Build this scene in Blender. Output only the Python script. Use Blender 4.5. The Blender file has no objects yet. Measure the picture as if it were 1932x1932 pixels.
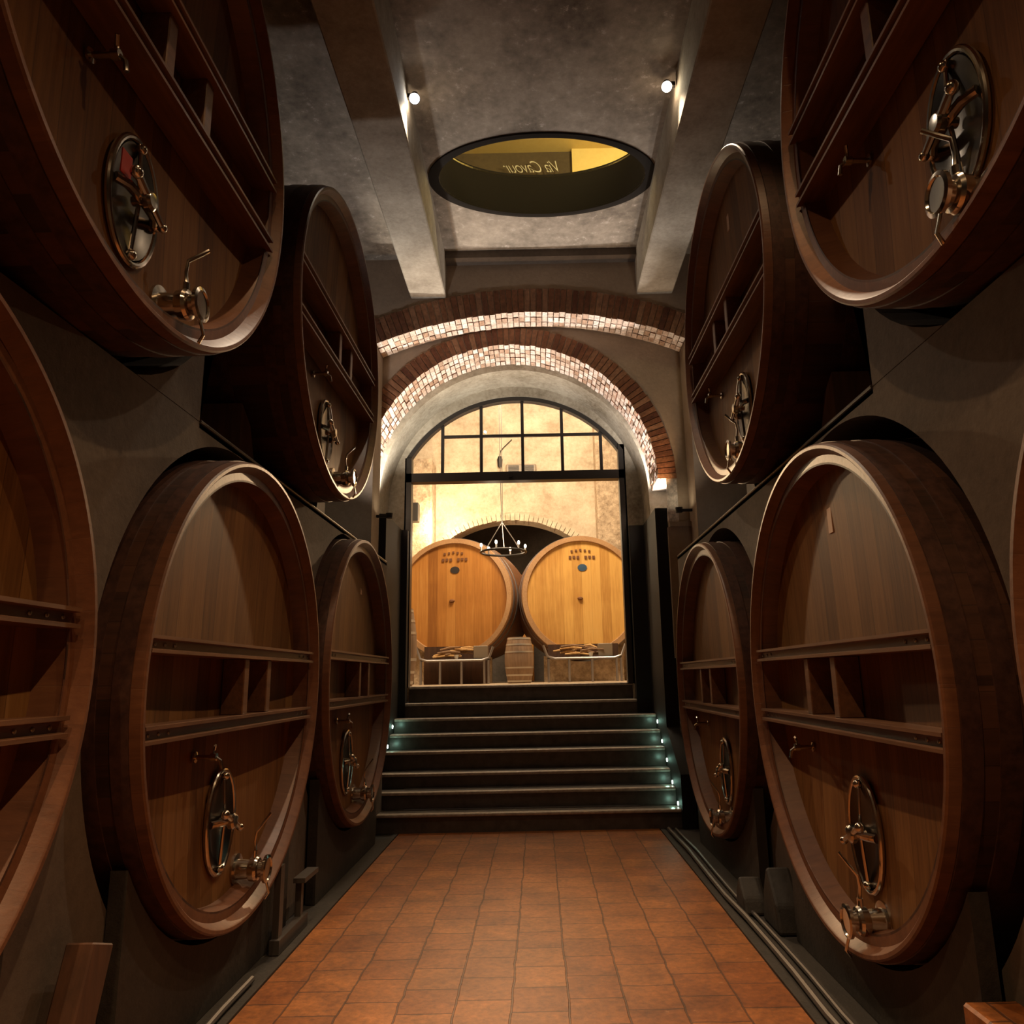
import bpy, bmesh, math, random
from math import sin, cos, pi, radians, sqrt, atan2, acos
from mathutils import Vector, Matrix
random.seed(7)
SC = bpy.context.scene
COL = SC.collection

# ------------------------------------------------------------------ materials
def new_mat(name):
    m = bpy.data.materials.new(name); m.use_nodes = True
    nt = m.node_tree
    return m, nt, nt.nodes['Principled BSDF']
def nd(nt, t, **kw):
    n = nt.nodes.new(t)
    for k, v in kw.items(): setattr(n, k, v)
    return n
def ramp(nt, stops):
    r = nd(nt, 'ShaderNodeValToRGB'); e = r.color_ramp.elements
    while len(e) < len(stops): e.new(0.5)
    for i, (p, c) in enumerate(stops):
        e[i].position = p; e[i].color = (*c, 1)
    return r
def mathn(nt, op, a, b=None):
    n = nd(nt, 'ShaderNodeMath', operation=op)
    for i, v in enumerate((a, b)):
        if v is None: continue
        if isinstance(v, (int, float)): n.inputs[i].default_value = v
        else: nt.links.new(v, n.inputs[i])
    return n.outputs[0]
def mixc(nt, fac, a, b, mode='MIX'):
    n = nd(nt, 'ShaderNodeMix', data_type='RGBA', blend_type=mode)
    if isinstance(fac, (int, float)): n.inputs[0].default_value = fac
    else: nt.links.new(fac, n.inputs[0])
    for i, v in ((6, a), (7, b)):
        if isinstance(v, tuple): n.inputs[i].default_value = (*v, 1)
        else: nt.links.new(v, n.inputs[i])
    return n.outputs[2]
def bump(nt, b, h, strength=0.3, dist=0.01):
    n = nd(nt, 'ShaderNodeBump'); n.inputs['Strength'].default_value = strength; n.inputs['Distance'].default_value = dist
    nt.links.new(h, n.inputs['Height']); nt.links.new(n.outputs[0], b.inputs['Normal'])
def coords(nt, scale=(1, 1, 1), which='Object'):
    tc = nd(nt, 'ShaderNodeTexCoord'); mp = nd(nt, 'ShaderNodeMapping')
    mp.inputs['Scale'].default_value = scale
    nt.links.new(tc.outputs[which], mp.inputs[0]); return tc.outputs[which], mp.outputs[0]
def noise(nt, vec, scale, detail=6, rough=0.6):
    n = nd(nt, 'ShaderNodeTexNoise'); n.inputs['Scale'].default_value = scale
    n.inputs['Detail'].default_value = detail; n.inputs['Roughness'].default_value = rough
    nt.links.new(vec, n.inputs['Vector']); return n.outputs[0]

def planks_mat(name, dark, mid, light, width=0.13, radial=False, rough=0.55, axis='Y', seam=0.45, var=0.5, bmp=0.4, spec=0.5):
    """wood boards running along local Z (or along X around a cask when radial)"""
    m, nt, b = new_mat(name)
    raw, mp = coords(nt, (30, 30, 1.6) if not radial else (1.6, 26, 26))
    sp = nd(nt, 'ShaderNodeSeparateXYZ'); nt.links.new(raw, sp.inputs[0])
    if radial:
        zc = mathn(nt, 'SUBTRACT', sp.outputs[2], 1.25)
        u = mathn(nt, 'MULTIPLY', mathn(nt, 'ARCTAN2', zc, sp.outputs[1]), 1.25 / width)
    else:
        u = mathn(nt, 'DIVIDE', sp.outputs[{'X': 0, 'Y': 1}[axis]], width)
    oi = nd(nt, 'ShaderNodeObjectInfo')
    u = mathn(nt, 'ADD', u, mathn(nt, 'MULTIPLY', oi.outputs['Random'], 7.3))
    fl = mathn(nt, 'FLOOR', u); fr = mathn(nt, 'FRACT', u)
    wn = nd(nt, 'ShaderNodeTexWhiteNoise', noise_dimensions='1D'); nt.links.new(fl, wn.inputs['W'])
    g = noise(nt, mp, 1.0, 5, 0.65)
    big = noise(nt, raw, 1.3, 3, 0.5)
    v = mathn(nt, 'ADD', mathn(nt, 'MULTIPLY', g, 0.7), mathn(nt, 'MULTIPLY', mathn(nt, 'SUBTRACT', wn.outputs['Value'], 0.5), var))
    v = mathn(nt, 'ADD', v, mathn(nt, 'MULTIPLY', mathn(nt, 'SUBTRACT', big, 0.5), 0.5))
    r = ramp(nt, [(0.08, dark), (0.42, mid), (0.8, light)]); nt.links.new(v, r.inputs[0])
    ed = mathn(nt, 'ABSOLUTE', mathn(nt, 'SUBTRACT', fr, 0.5))
    sm = mathn(nt, 'GREATER_THAN', ed, 0.485)
    c = mixc(nt, mathn(nt, 'MULTIPLY', sm, seam), r.outputs[0], tuple(x * 0.25 for x in dark))
    nt.links.new(c, b.inputs['Base Color']); b.inputs['Roughness'].default_value = rough; b.inputs['Specular IOR Level'].default_value = spec
    h = mathn(nt, 'SUBTRACT', mathn(nt, 'MULTIPLY', g, 0.4), sm)
    bump(nt, b, h, bmp, 0.006)
    return m
def wood_mat(name, dark, light, rough=0.5, scale=(30, 2, 30)):
    m, nt, b = new_mat(name)
    raw, mp = coords(nt, scale)
    g = noise(nt, mp, 1.0, 5, 0.65); big = noise(nt, raw, 2.5, 3, 0.5)
    v = mathn(nt, 'ADD', mathn(nt, 'MULTIPLY', g, 0.6), mathn(nt, 'MULTIPLY', big, 0.4))
    r = ramp(nt, [(0.3, dark), (0.7, light)]); nt.links.new(v, r.inputs[0])
    nt.links.new(r.outputs[0], b.inputs['Base Color']); b.inputs['Roughness'].default_value = rough
    bump(nt, b, g, 0.25, 0.004)
    return m
def plaster_mat(name, c0, c1, scale=2.0, rough=0.9, bmp=0.4, fine=18, spots=None, dist=0.02):
    m, nt, b = new_mat(name)
    raw, mp = coords(nt)
    n1 = noise(nt, raw, scale, 8, 0.65); n2 = noise(nt, raw, fine, 6, 0.7)
    v = mathn(nt, 'ADD', mathn(nt, 'MULTIPLY', n1, 0.65), mathn(nt, 'MULTIPLY', n2, 0.35))
    r = ramp(nt, [(0.34, c0), (0.66, c1)]); nt.links.new(v, r.inputs[0])
    c = r.outputs[0]
    if spots:
        n3 = noise(nt, raw, 9, 4, 0.8)
        s = ramp(nt, [(0.6, (0, 0, 0)), (0.68, (1, 1, 1))]); nt.links.new(n3, s.inputs[0])
        c = mixc(nt, s.outputs[0], c, spots)
    nt.links.new(c, b.inputs['Base Color']); b.inputs['Roughness'].default_value = rough
    bump(nt, b, v, bmp, dist)
    return m
def brick_island_mat(name, c0, c1, c2, rough=0.85):
    m, nt, b = new_mat(name)
    ge = nd(nt, 'ShaderNodeNewGeometry')
    r = ramp(nt, [(0.0, c0), (0.5, c1), (1.0, c2)]); nt.links.new(ge.outputs['Random Per Island'], r.inputs[0])
    raw, mp = coords(nt); n = noise(nt, raw, 22, 6, 0.7)
    c = mixc(nt, 1.0, r.outputs[0], ramp_out(nt, n, [(0.3, (0.45, 0.45, 0.45)), (0.7, (1.3, 1.3, 1.3))]), 'MULTIPLY')
    nt.links.new(c, b.inputs['Base Color']); b.inputs['Roughness'].default_value = rough
    bump(nt, b, n, 0.6, 0.015)
    return m
def ramp_out(nt, v, stops):
    r = ramp(nt, stops); nt.links.new(v, r.inputs[0]); return r.outputs[0]
def simple(name, col, rough=0.5, metal=0.0, spec=None, bmp=0.0, var=0.0, scale=20):
    m, nt, b = new_mat(name)
    b.inputs['Base Color'].default_value = (*col, 1); b.inputs['Roughness'].default_value = rough; b.inputs['Metallic'].default_value = metal
    if spec is not None: b.inputs['Specular IOR Level'].default_value = spec
    if var or bmp:
        raw, mp = coords(nt); n = noise(nt, raw, scale, 5, 0.6)
        if var:
            c = ramp_out(nt, n, [(0.3, tuple(x * (1 - var) for x in col)), (0.7, tuple(x * (1 + var) for x in col))])
            nt.links.new(c, b.inputs['Base Color'])
        if bmp: bump(nt, b, n, bmp, 0.01)
    return m
def emit(name, col, s):
    m, nt, b = new_mat(name)
    b.inputs['Base Color'].default_value = (*col, 1)
    b.inputs['Emission Color'].default_value = (*col, 1); b.inputs['Emission Strength'].default_value = s
    return m
def glass_mat(name, tint=(1, 1, 1), rough=0.02, refl=0.12):
    m = bpy.data.materials.new(name); m.use_nodes = True; nt = m.node_tree
    for n in list(nt.nodes):
        if n.type != 'OUTPUT_MATERIAL': nt.nodes.remove(n)
    out = [n for n in nt.nodes if n.type == 'OUTPUT_MATERIAL'][0]
    tr = nd(nt, 'ShaderNodeBsdfTransparent'); tr.inputs[0].default_value = (*tint, 1)
    gl = nd(nt, 'ShaderNodeBsdfGlossy'); gl.inputs['Roughness'].default_value = rough
    fr = nd(nt, 'ShaderNodeFresnel'); fr.inputs[0].default_value = 1.45
    mx = nd(nt, 'ShaderNodeMixShader')
    nt.links.new(mathn(nt, 'MULTIPLY', fr.outputs[0], refl * 8), mx.inputs[0])
    nt.links.new(tr.outputs[0], mx.inputs[1]); nt.links.new(gl.outputs[0], mx.inputs[2]); nt.links.new(mx.outputs[0], out.inputs[0])
    return m
def tile_mat(name):
    m, nt, b = new_mat(name)
    raw, mp = coords(nt); mp.node.inputs['Rotation'].default_value = (0, 0, pi / 2)
    mp.node.inputs['Location'].default_value = (0.11, 0.17, 0)
    bt = nd(nt, 'ShaderNodeTexBrick')
    wn = nd(nt, 'ShaderNodeTexNoise'); wn.inputs['Scale'].default_value = 5.0; wn.inputs['Detail'].default_value = 4; nt.links.new(raw, wn.inputs['Vector'])
    vs_ = nd(nt, 'ShaderNodeVectorMath', operation='SUBTRACT'); nt.links.new(wn.outputs['Color'], vs_.inputs[0]); vs_.inputs[1].default_value = (0.5, 0.5, 0.5)
    vm = nd(nt, 'ShaderNodeVectorMath', operation='SCALE'); nt.links.new(vs_.outputs[0], vm.inputs[0]); vm.inputs['Scale'].default_value = 0.035
    va = nd(nt, 'ShaderNodeVectorMath', operation='ADD'); nt.links.new(mp, va.inputs[0]); nt.links.new(vm.outputs[0], va.inputs[1]); nt.links.new(va.outputs[0], bt.inputs['Vector'])
    bt.offset = 0.5; bt.inputs['Scale'].default_value = 1.0
    bt.inputs['Brick Width'].default_value = 0.30; bt.inputs['Row Height'].default_value = 0.285
    bt.inputs['Mortar Size'].default_value = 0.006; bt.inputs['Mortar Smooth'].default_value = 0.3; bt.inputs['Bias'].default_value = 0.0
    bt.inputs['Color1'].default_value = (0.24, 0.072, 0.015, 1); bt.inputs['Color2'].default_value = (0.33, 0.115, 0.026, 1)
    bt.inputs['Mortar'].default_value = (0.11, 0.04, 0.015, 1)
    n = noise(nt, raw, 3.0, 8, 0.7); f = noise(nt, raw, 28, 6, 0.7)
    c = mixc(nt, 1.0, bt.outputs['Color'], ramp_out(nt, n, [(0.3, (0.5, 0.45, 0.4)), (0.7, (1.35, 1.4, 1.4))]), 'MULTIPLY')
    c = mixc(nt, 1.0, c, ramp_out(nt, f, [(0.3, (0.6, 0.6, 0.6)), (0.7, (1.28, 1.28, 1.28))]), 'MULTIPLY')
    sp = ramp_out(nt, noise(nt, raw, 14, 3, 0.85), [(0.69, (0, 0, 0)), (0.74, (1, 1, 1))])
    c = mixc(nt, mathn(nt, 'MULTIPLY', sp, 0.5), c, (0.42, 0.23, 0.12))
    nt.links.new(c, b.inputs['Base Color']); b.inputs['Roughness'].default_value = 0.5
    h = mathn(nt, 'SUBTRACT', mathn(nt, 'MULTIPLY', n, 0.6), bt.outputs['Fac'])
    bump(nt, b, h, 0.55, 0.012)
    return m

M = {}
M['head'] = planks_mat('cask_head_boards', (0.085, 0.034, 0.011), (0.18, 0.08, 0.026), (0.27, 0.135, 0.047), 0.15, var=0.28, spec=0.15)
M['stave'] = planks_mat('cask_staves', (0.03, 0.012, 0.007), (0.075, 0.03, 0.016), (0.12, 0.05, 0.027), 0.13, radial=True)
M['chime'] = planks_mat('cask_rim_wood', (0.075, 0.029, 0.014), (0.14, 0.056, 0.027), (0.22, 0.098, 0.045), 0.14, radial=True, seam=0.12, rough=0.42, var=0.16)
M['bar'] = wood_mat('cask_bar_wood', (0.07, 0.03, 0.015), (0.20, 0.09, 0.04), 0.42)
M['hoop'] = simple('hoop_painted_iron', (0.075, 0.034, 0.024), 0.5, 0.2, var=0.4, bmp=0.15)
M['steel'] = simple('polished_steel', (0.6, 0.56, 0.5), 0.16, 1.0)
M['steel_dull'] = simple('brushed_steel', (0.36, 0.33, 0.29), 0.28, 1.0)
M['steel_dark'] = simple('hatch_steel', (0.12, 0.105, 0.09), 0.24, 1.0)
M['red'] = simple('red_paper', (0.4, 0.02, 0.012), 0.6)
M['paper'] = simple('pale_tag', (0.62, 0.42, 0.3), 0.7)
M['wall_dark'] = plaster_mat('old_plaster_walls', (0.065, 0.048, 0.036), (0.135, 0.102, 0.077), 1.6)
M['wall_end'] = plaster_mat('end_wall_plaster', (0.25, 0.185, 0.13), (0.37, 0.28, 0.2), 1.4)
M['ceiling'] = plaster_mat('ceiling_plaster', (0.075, 0.058, 0.042), (0.36, 0.30, 0.235), 1.1, fine=9, spots=(0.36, 0.31, 0.26), bmp=0.35)
M['beam'] = plaster_mat('beam_concrete', (0.19, 0.155, 0.115), (0.38, 0.33, 0.26), 3.0, fine=26, bmp=0.5)
M['tunnel'] = plaster_mat('passage_plaster', (0.12, 0.09, 0.052), (0.44, 0.39, 0.30), 0.9, bmp=0.25)
M['back_plaster'] = plaster_mat('warm_plaster', (0.34, 0.255, 0.165), (0.68, 0.56, 0.41), 1.9, bmp=1.0, fine=13)
M['back_stone'] = plaster_mat('rough_stone', (0.22, 0.15, 0.09), (0.66, 0.50, 0.34), 7.0, fine=20, bmp=1.0, dist=0.05)
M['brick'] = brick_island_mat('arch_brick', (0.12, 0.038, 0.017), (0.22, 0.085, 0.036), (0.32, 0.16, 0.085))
M['brick_pale'] = brick_island_mat('lit_soffit_brick', (0.36, 0.22, 0.14), (0.58, 0.45, 0.36), (0.72, 0.64, 0.57))  # paler copy of the arch brick, uplight glow put into its colour
M['mortar'] = plaster_mat('lime_mortar', (0.3, 0.23, 0.17), (0.5, 0.42, 0.34), 12)
M['tile'] = tile_mat('terracotta_tiles')
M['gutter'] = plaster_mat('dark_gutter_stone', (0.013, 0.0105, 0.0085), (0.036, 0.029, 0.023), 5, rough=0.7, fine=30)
M['step'] = simple('dark_stair_stone', (0.085, 0.07, 0.058), 0.33, 0.0, bmp=0.06, var=0.35, scale=9)
M['nosing'] = simple('worn_lit_step_edge', (0.40, 0.33, 0.27), 0.3, 0.0, var=0.3)  # worn edge, paler still to mimic doorway light reflected off the treads
M['black_steel'] = simple('black_steel', (0.03, 0.026, 0.023), 0.4, 0.3)
M['panel'] = simple('dark_panel_steel', (0.014, 0.012, 0.011), 0.6, 0.0, spec=0.2)
M['iron'] = simple('dark_iron', (0.03, 0.026, 0.024), 0.45, 0.6)
M['conduit'] = simple('grey_conduit', (0.085, 0.075, 0.07), 0.4, 0.3)
M['timber'] = wood_mat('cradle_timber', (0.035, 0.016, 0.009), (0.12, 0.05, 0.024), 0.6, (20, 20, 2))
M['oak'] = planks_mat('new_oak_boards', (0.45, 0.21, 0.045), (0.68, 0.37, 0.095), (0.76, 0.46, 0.14), 0.19, axis='X', seam=0.25, var=0.35, bmp=0.15, rough=0.45)
M['oak_amber'] = planks_mat('amber_oak_boards', (0.26, 0.095, 0.018), (0.43, 0.175, 0.036), (0.58, 0.28, 0.07), 0.19, axis='X', seam=0.3, var=0.45, bmp=0.15, rough=0.4)
M['oak_rim'] = wood_mat('oak_rim', (0.3, 0.15, 0.06), (0.5, 0.29, 0.14), 0.5)
M['oak_body'] = wood_mat('oak_body_dark', (0.13, 0.05, 0.02), (0.25, 0.11, 0.045), 0.5)
M['barrel_wood'] = wood_mat('weathered_barrel', (0.17, 0.10, 0.06), (0.42, 0.28, 0.18), 0.6, (25, 25, 2))
M['pale_hoop'] = simple('galvanised_hoop', (0.55, 0.5, 0.44), 0.35, 0.7)
M['blue'] = simple('blue_label', (0.035, 0.075, 0.13), 0.5)
M['dark_label'] = simple('dark_oval_label', (0.03, 0.022, 0.02), 0.5)
M['brand'] = simple('burnt_brand', (0.14, 0.05, 0.015), 0.7)
M['galv'] = simple('stand_steel', (0.34, 0.31, 0.3), 0.35, 0.8)
M['twig'] = wood_mat('vine_wood', (0.10, 0.05, 0.025), (0.34, 0.19, 0.09), 0.7)
M['ember'] = wood_mat('fresh_wood', (0.42, 0.20, 0.06), (0.72, 0.45, 0.18), 0.6)
M['porcelain'] = simple('white_porcelain', (0.8, 0.77, 0.7), 0.25)
M['glass'] = glass_mat('window_glass')
M['floor_glass'] = glass_mat('oculus_glass', (0.95, 0.95, 0.9), refl=0.03)
M['lamp'] = emit('spot_lamp_face', (1.0, 0.97, 0.92), 60)
M['lamp_warm'] = emit('warm_lamp_face', (1.0, 0.86, 0.6), 60)
M['led'] = emit('step_led', (0.85, 1.0, 0.9), 5)
M['bulb'] = emit('candle_bulb', (1.0, 0.86, 0.66), 9)
M['ochre'] = plaster_mat('ochre_ceiling', (0.64, 0.46, 0.15), (0.76, 0.58, 0.22), 0.8, bmp=0.1)
M['umber'] = plaster_mat('umber_wall', (0.06, 0.04, 0.02), (0.11, 0.075, 0.034), 1.0, bmp=0.1)
M['white_letter'] = simple('white_lettering', (0.6, 0.55, 0.42), 0.5)
M['grille'] = simple('grey_grille', (0.25, 0.19, 0.13), 0.5)

# ------------------------------------------------------------------ helpers
def tag(o, label=None, cat=None, group=None, kind=None):
    if label: o['label'] = label
    if cat: o['category'] = cat
    if group: o['group'] = group
    if kind: o['kind'] = kind
    return o
def link(name, bm, mat, parent=None, smooth=False, angle=None):
    bmesh.ops.recalc_face_normals(bm, faces=bm.faces[:])
    me = bpy.data.meshes.new(name); bm.to_mesh(me); bm.free()
    for m in (mat if isinstance(mat, (list, tuple)) else [mat]): me.materials.append(m)
    if smooth:
        for p in me.polygons: p.use_smooth = True
        me.set_sharp_from_angle(angle=radians(angle or 35))
    o = bpy.data.objects.new(name, me); COL.objects.link(o)
    if parent is not None: o.parent = parent
    return o
def empty(name, loc, label, cat, group=None, rotz=0, scale=1):
    o = bpy.data.objects.new(name, None); COL.objects.link(o)
    o.empty_display_size = 0.1
    o.location = loc; o.rotation_euler = (0, 0, rotz); o.scale = (scale,) * 3
    return tag(o, label, cat, group)
def BM(): return bmesh.new()
def box(bm, x0, x1, y0, y1, z0, z1, mat=None):
    vs = [bm.verts.new(Vector((x, y, z))) for x in (x0, x1) for y in (y0, y1) for z in (z0, z1)]
    if mat is not None:
        for v in vs: v.co = mat @ v.co
    a = vs
    for f in ((0, 1, 3, 2), (4, 6, 7, 5), (0, 4, 5, 1), (2, 3, 7, 6), (0, 2, 6, 4), (1, 5, 7, 3)):
        bm.faces.new([a[i] for i in f])
    return vs
def bevel(bm, w=0.006, seg=2):
    bmesh.ops.bevel(bm, geom=bm.edges[:], offset=w, segments=seg, affect='EDGES', profile=0.5)
def prism(bm, pts, axis, a, b):
    """extrude a 2-D polygon along axis ('x','y','z') from a to b"""
    def P(u, v, t): return {'x': (t, u, v), 'y': (u, t, v), 'z': (u, v, t)}[axis]
    lo = [bm.verts.new(P(u, v, a)) for u, v in pts]; hi = [bm.verts.new(P(u, v, b)) for u, v in pts]
    bm.faces.new(lo); bm.faces.new(hi)
    n = len(pts)
    for i in range(n): bm.faces.new([lo[i], lo[(i + 1) % n], hi[(i + 1) % n], hi[i]])
def lathe(bm, prof, axis='x', n=96, c=(0, 0, 0), ex=(1, 1), close=False):
    """prof: list of (r, h); revolve about axis through c. ex scales the two radial axes"""
    rings = []
    for r, h in prof:
        if r < 1e-6:
            p = {'x': (h, 0, 0), 'y': (0, h, 0), 'z': (0, 0, h)}[axis]
            rings.append([bm.verts.new(Vector(p) + Vector(c))]); continue
        ring = []
        for i in range(n):
            a = 2 * pi * i / n; u, v = r * cos(a) * ex[0], r * sin(a) * ex[1]
            p = {'x': (h, u, v), 'y': (u, h, v), 'z': (u, v, h)}[axis]
            ring.append(bm.verts.new(Vector(p) + Vector(c)))
        rings.append(ring)
    prs = list(zip(rings, rings[1:]))
    if close: prs.append((rings[-1], rings[0]))
    for A, B in prs:
        if len(A) == 1 and len(B) == 1: continue
        for i in range(n):
            j = (i + 1) % n
            if len(A) == 1: bm.faces.new([A[0], B[i], B[j]])
            elif len(B) == 1: bm.faces.new([A[i], A[j], B[0]])
            else: bm.faces.new([A[i], A[j], B[j], B[i]])
def tube(bm, pts, r, n=8, closed=False):
    pts = [Vector(p) for p in pts]; N = len(pts); rings = []
    prev = None
    for i, p in enumerate(pts):
        if closed: d = pts[(i + 1) % N] - pts[i - 1]
        else: d = pts[min(i + 1, N - 1)] - pts[max(i - 1, 0)]
        d.normalize()
        if prev is None:
            prev = d.orthogonal().normalized()
        u = (prev - d * prev.dot(d)).normalized(); prev = u; v = d.cross(u)
        rr = r[i] if isinstance(r, (list, tuple)) else r
        rings.append([bm.verts.new(p + u * rr * cos(2 * pi * k / n) + v * rr * sin(2 * pi * k / n)) for k in range(n)])
    for i in range(N if closed else N - 1):
        A, B = rings[i], rings[(i + 1) % N]
        for k in range(n): bm.faces.new([A[k], A[(k + 1) % n], B[(k + 1) % n], B[k]])
    if not closed: bm.faces.new(rings[0]); bm.faces.new(rings[-1])
def ball(bm, c, r, seg=12, sc=(1, 1, 1)):
    mt = Matrix.Translation(c) @ Matrix.Diagonal((*sc, 1))
    bmesh.ops.create_uvsphere(bm, u_segments=seg, v_segments=max(6, seg // 2), radius=r, matrix=mt)
def bx(name, mat, dims, parent=None, bev=0.0):
    bm = BM(); box(bm, *dims)
    if bev: bevel(bm, bev)
    return link(name, bm, mat, parent)
def struct(o): return tag(o, kind='structure')

# ------------------------------------------------------------------ large casks
RIM = 1.25
def cask_meshes(s):
    """meshes of one cask; local x = towards the aisle (mirrored by s), y = along the aisle, z up, base at z=0"""
    cz = RIM; out = {}
    def fin(bm, name, mat, smooth=False, angle=35):
        if s < 0:
            for v in bm.verts: v.co.x = -v.co.x
        bmesh.ops.recalc_face_normals(bm, faces=bm.faces[:])
        me = bpy.data.meshes.new(name); bm.to_mesh(me); bm.free()
        for m in (mat if isinstance(mat, (list, tuple)) else [mat]): me.materials.append(m)
        if smooth:
            for p in me.polygons: p.use_smooth = True
            me.set_sharp_from_angle(angle=radians(angle))
        return me
    C = (0, 0, cz)
    def rad(d): return RIM + 0.02 * sin(pi * min(d, 2.5) / 2.5)
    bm = BM(); lathe(bm, [(1.12, -0.17), (1.215, -0.006), (1.222, 0.0), (1.238, 0.0), (1.246, -0.007), (RIM + 0.002, -0.05), (1.15, -0.05)], 'x', 160, C, close=True)
    out['rim'] = fin(bm, 'rim', M['chime'], True)
    bm = BM(); lathe(bm, [(1.14, -0.05)] + [(rad(d), -d) for d in [0.0501 + 2.4 * i / 12 for i in range(13)]] + [(1.1, -2.45), (0, -2.45)], 'x', 128, C)
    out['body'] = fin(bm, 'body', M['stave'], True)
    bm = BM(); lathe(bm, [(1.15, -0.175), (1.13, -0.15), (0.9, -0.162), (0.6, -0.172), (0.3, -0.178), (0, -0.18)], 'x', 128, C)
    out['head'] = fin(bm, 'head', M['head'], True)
    for k, (a, b) in enumerate([(0.053, 0.125), (0.185, 0.265), (0.5, 0.59), (0.95, 1.04), (1.5, 1.59)]):
        bm = BM(); t = 0.006
        lathe(bm, [(rad(a) - 0.01, -a), (rad(a) + t, -a), (rad(b) + t, -b), (rad(b) - 0.01, -b)], 'x', 128, C, close=True)
        out['hoop%d' % k] = fin(bm, 'hoop', M['hoop'], True)
    for nm, z0, z1 in (('upper', 0.137, 0.212), ('lower', -0.242, -0.167)):
        bm = BM(); zm = max(abs(z0), abs(z1)); L = sqrt(1.20 ** 2 - zm ** 2) - 0.018
        Lb = sqrt(1.13 ** 2 - zm ** 2) - 0.02
        # channel section (x, z): two lips with a recess between, full depth to the head
        pts = [(-0.17, z0), (-0.022, z0), (-0.022, z0 + 0.015), (-0.048, z0 + 0.02), (-0.048, z1 - 0.02), (-0.022, z1 - 0.015), (-0.022, z1), (-0.17, z1)]
        lo = []; hi = []
        for (x, z) in pts:
            f = (x + 0.17) / 0.148; l = Lb + (L - Lb) * f
            lo.append(bm.verts.new((x, -l, z + cz))); hi.append(bm.verts.new((x, l, z + cz)))
        bm.faces.new(lo); bm.faces.new(hi)
        for i in range(len(pts)): bm.faces.new([lo[i], lo[(i + 1) % len(pts)], hi[(i + 1) % len(pts)], hi[i]])
        nf = len(bm.faces)
        for e in (-1, 1):
            for d in (0.07, 0.16, 0.25): ball(bm, (-0.047, e * (L - d), cz + (z0 + z1) / 2), 0.009, 8, (0.6, 1, 1))
        for f in list(bm.faces)[nf:]: f.material_index = 1
        out['crossbar_' + nm] = fin(bm, 'crossbar', [M['bar'], M['steel_dull']])
    ups = (-0.02, 0.34) if s > 0 else (-0.1, 0.29)
    for k, t in enumerate(ups):
        bm = BM(); box(bm, -0.175, -0.05, t - 0.035, t + 0.035, cz - 0.168, cz + 0.138); bevel(bm, 0.005, 1)
        out['upright%d' % k] = fin(bm, 'upright', M['bar'])
    # oval hatch
    hx, ht, hz = -0.168, (-0.02 if s > 0 else -0.05), cz - 0.725
    bm = BM(); ring = [(hx + 0.02, ht + 0.175 * cos(2 * pi * i / 48), hz + 0.265 * sin(2 * pi * i / 48)) for i in range(48)]
    tube(bm, ring, 0.014, 10, True)
    ring = [(hx + 0.01, ht + 0.152 * cos(2 * pi * i / 48), hz + 0.24 * sin(2 * pi * i / 48)) for i in range(48)]
    tube(bm, ring, 0.008, 8, True)
    out['hatch'] = fin(bm, 'hatch', M['steel'], True)
    bm = BM(); lathe(bm, [(1.0, 0.0), (0.97, 0.014), (0.75, 0.006), (0.5, -0.004), (0, -0.008)], 'x', 48, (hx + 0.012, ht, hz), (0.163, 0.252))
    out['door'] = fin(bm, 'door', M['steel_dark'], True)
    bm = BM()
    tube(bm, [(hx + 0.03, ht - 0.15, hz + 0.005), (hx + 0.055, ht - 0.1, hz + 0.005), (hx + 0.062, ht, hz), (hx + 0.055, ht + 0.1, hz - 0.005), (hx + 0.03, ht + 0.15, hz - 0.01)], 0.02, 10)
    tube(bm, [(hx + 0.02, ht, hz), (hx + 0.09, ht, hz)], 0.02, 10)
    tube(bm, [(hx + 0.03, ht, hz - 0.235), (hx + 0.045, ht, hz), (hx + 0.03, ht, hz + 0.235)], 0.009, 8)
    ball(bm, (hx + 0.035, ht + 0.155, hz - 0.01), 0.025, 10)
    ball(bm, (hx + 0.035, ht, hz - 0.235), 0.022, 10); ball(bm, (hx + 0.035, ht, hz + 0.235), 0.022, 10)
    out['yoke'] = fin(bm, 'yoke', M['steel'], True)
    bm = BM(); lathe(bm, [(0.0, 0.065), (0.03, 0.065), (0.042, 0.075), (0.042, 0.095), (0.03, 0.105), (0, 0.107)], 'x', 20, (hx, ht, hz))
    tube(bm, [(hx + 0.088, ht - 0.11, hz + 0.05), (hx + 0.088, ht + 0.11, hz - 0.05)], [0.018, 0.013], 10)
    ball(bm, (hx + 0.088, ht - 0.11, hz + 0.05), 0.026, 10); ball(bm, (hx + 0.088, ht + 0.11, hz - 0.05), 0.02, 10)
    out['handle'] = fin(bm, 'handle', M['steel'], True)
    # drain valve
    VX = lambda q: -0.16 + (q + 0.16) * 0.66
    vt, vz = (0.26, cz - 1.03) if s > 0 else (-0.16, cz - 1.085)
    def shorten(bm):
        for v in bm.verts: v.co.x = VX(v.co.x)
    bm = BM(); lathe(bm, [(0, -0.16), (0.085, -0.16), (0.085, -0.135), (0.055, -0.13), (0.05, -0.03), (0.062, -0.02), (0.068, 0.03), (0.06, 0.05), (0.045, 0.06), (0.045, 0.1), (0, 0.1)], 'x', 28, (0, vt, vz))
    tube(bm, [(0.015, vt, vz), (0.015, vt, vz + 0.1)], 0.02, 10); shorten(bm)
    out['drain_valve'] = fin(bm, 'drain_valve', M['steel'], True)
    bm = BM(); lathe(bm, [(0, 0.1), (0.06, 0.1), (0.075, 0.106), (0.075, 0.128), (0.06, 0.135), (0.055, 0.124), (0, 0.12)], 'x', 28, (0, vt, vz))
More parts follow.
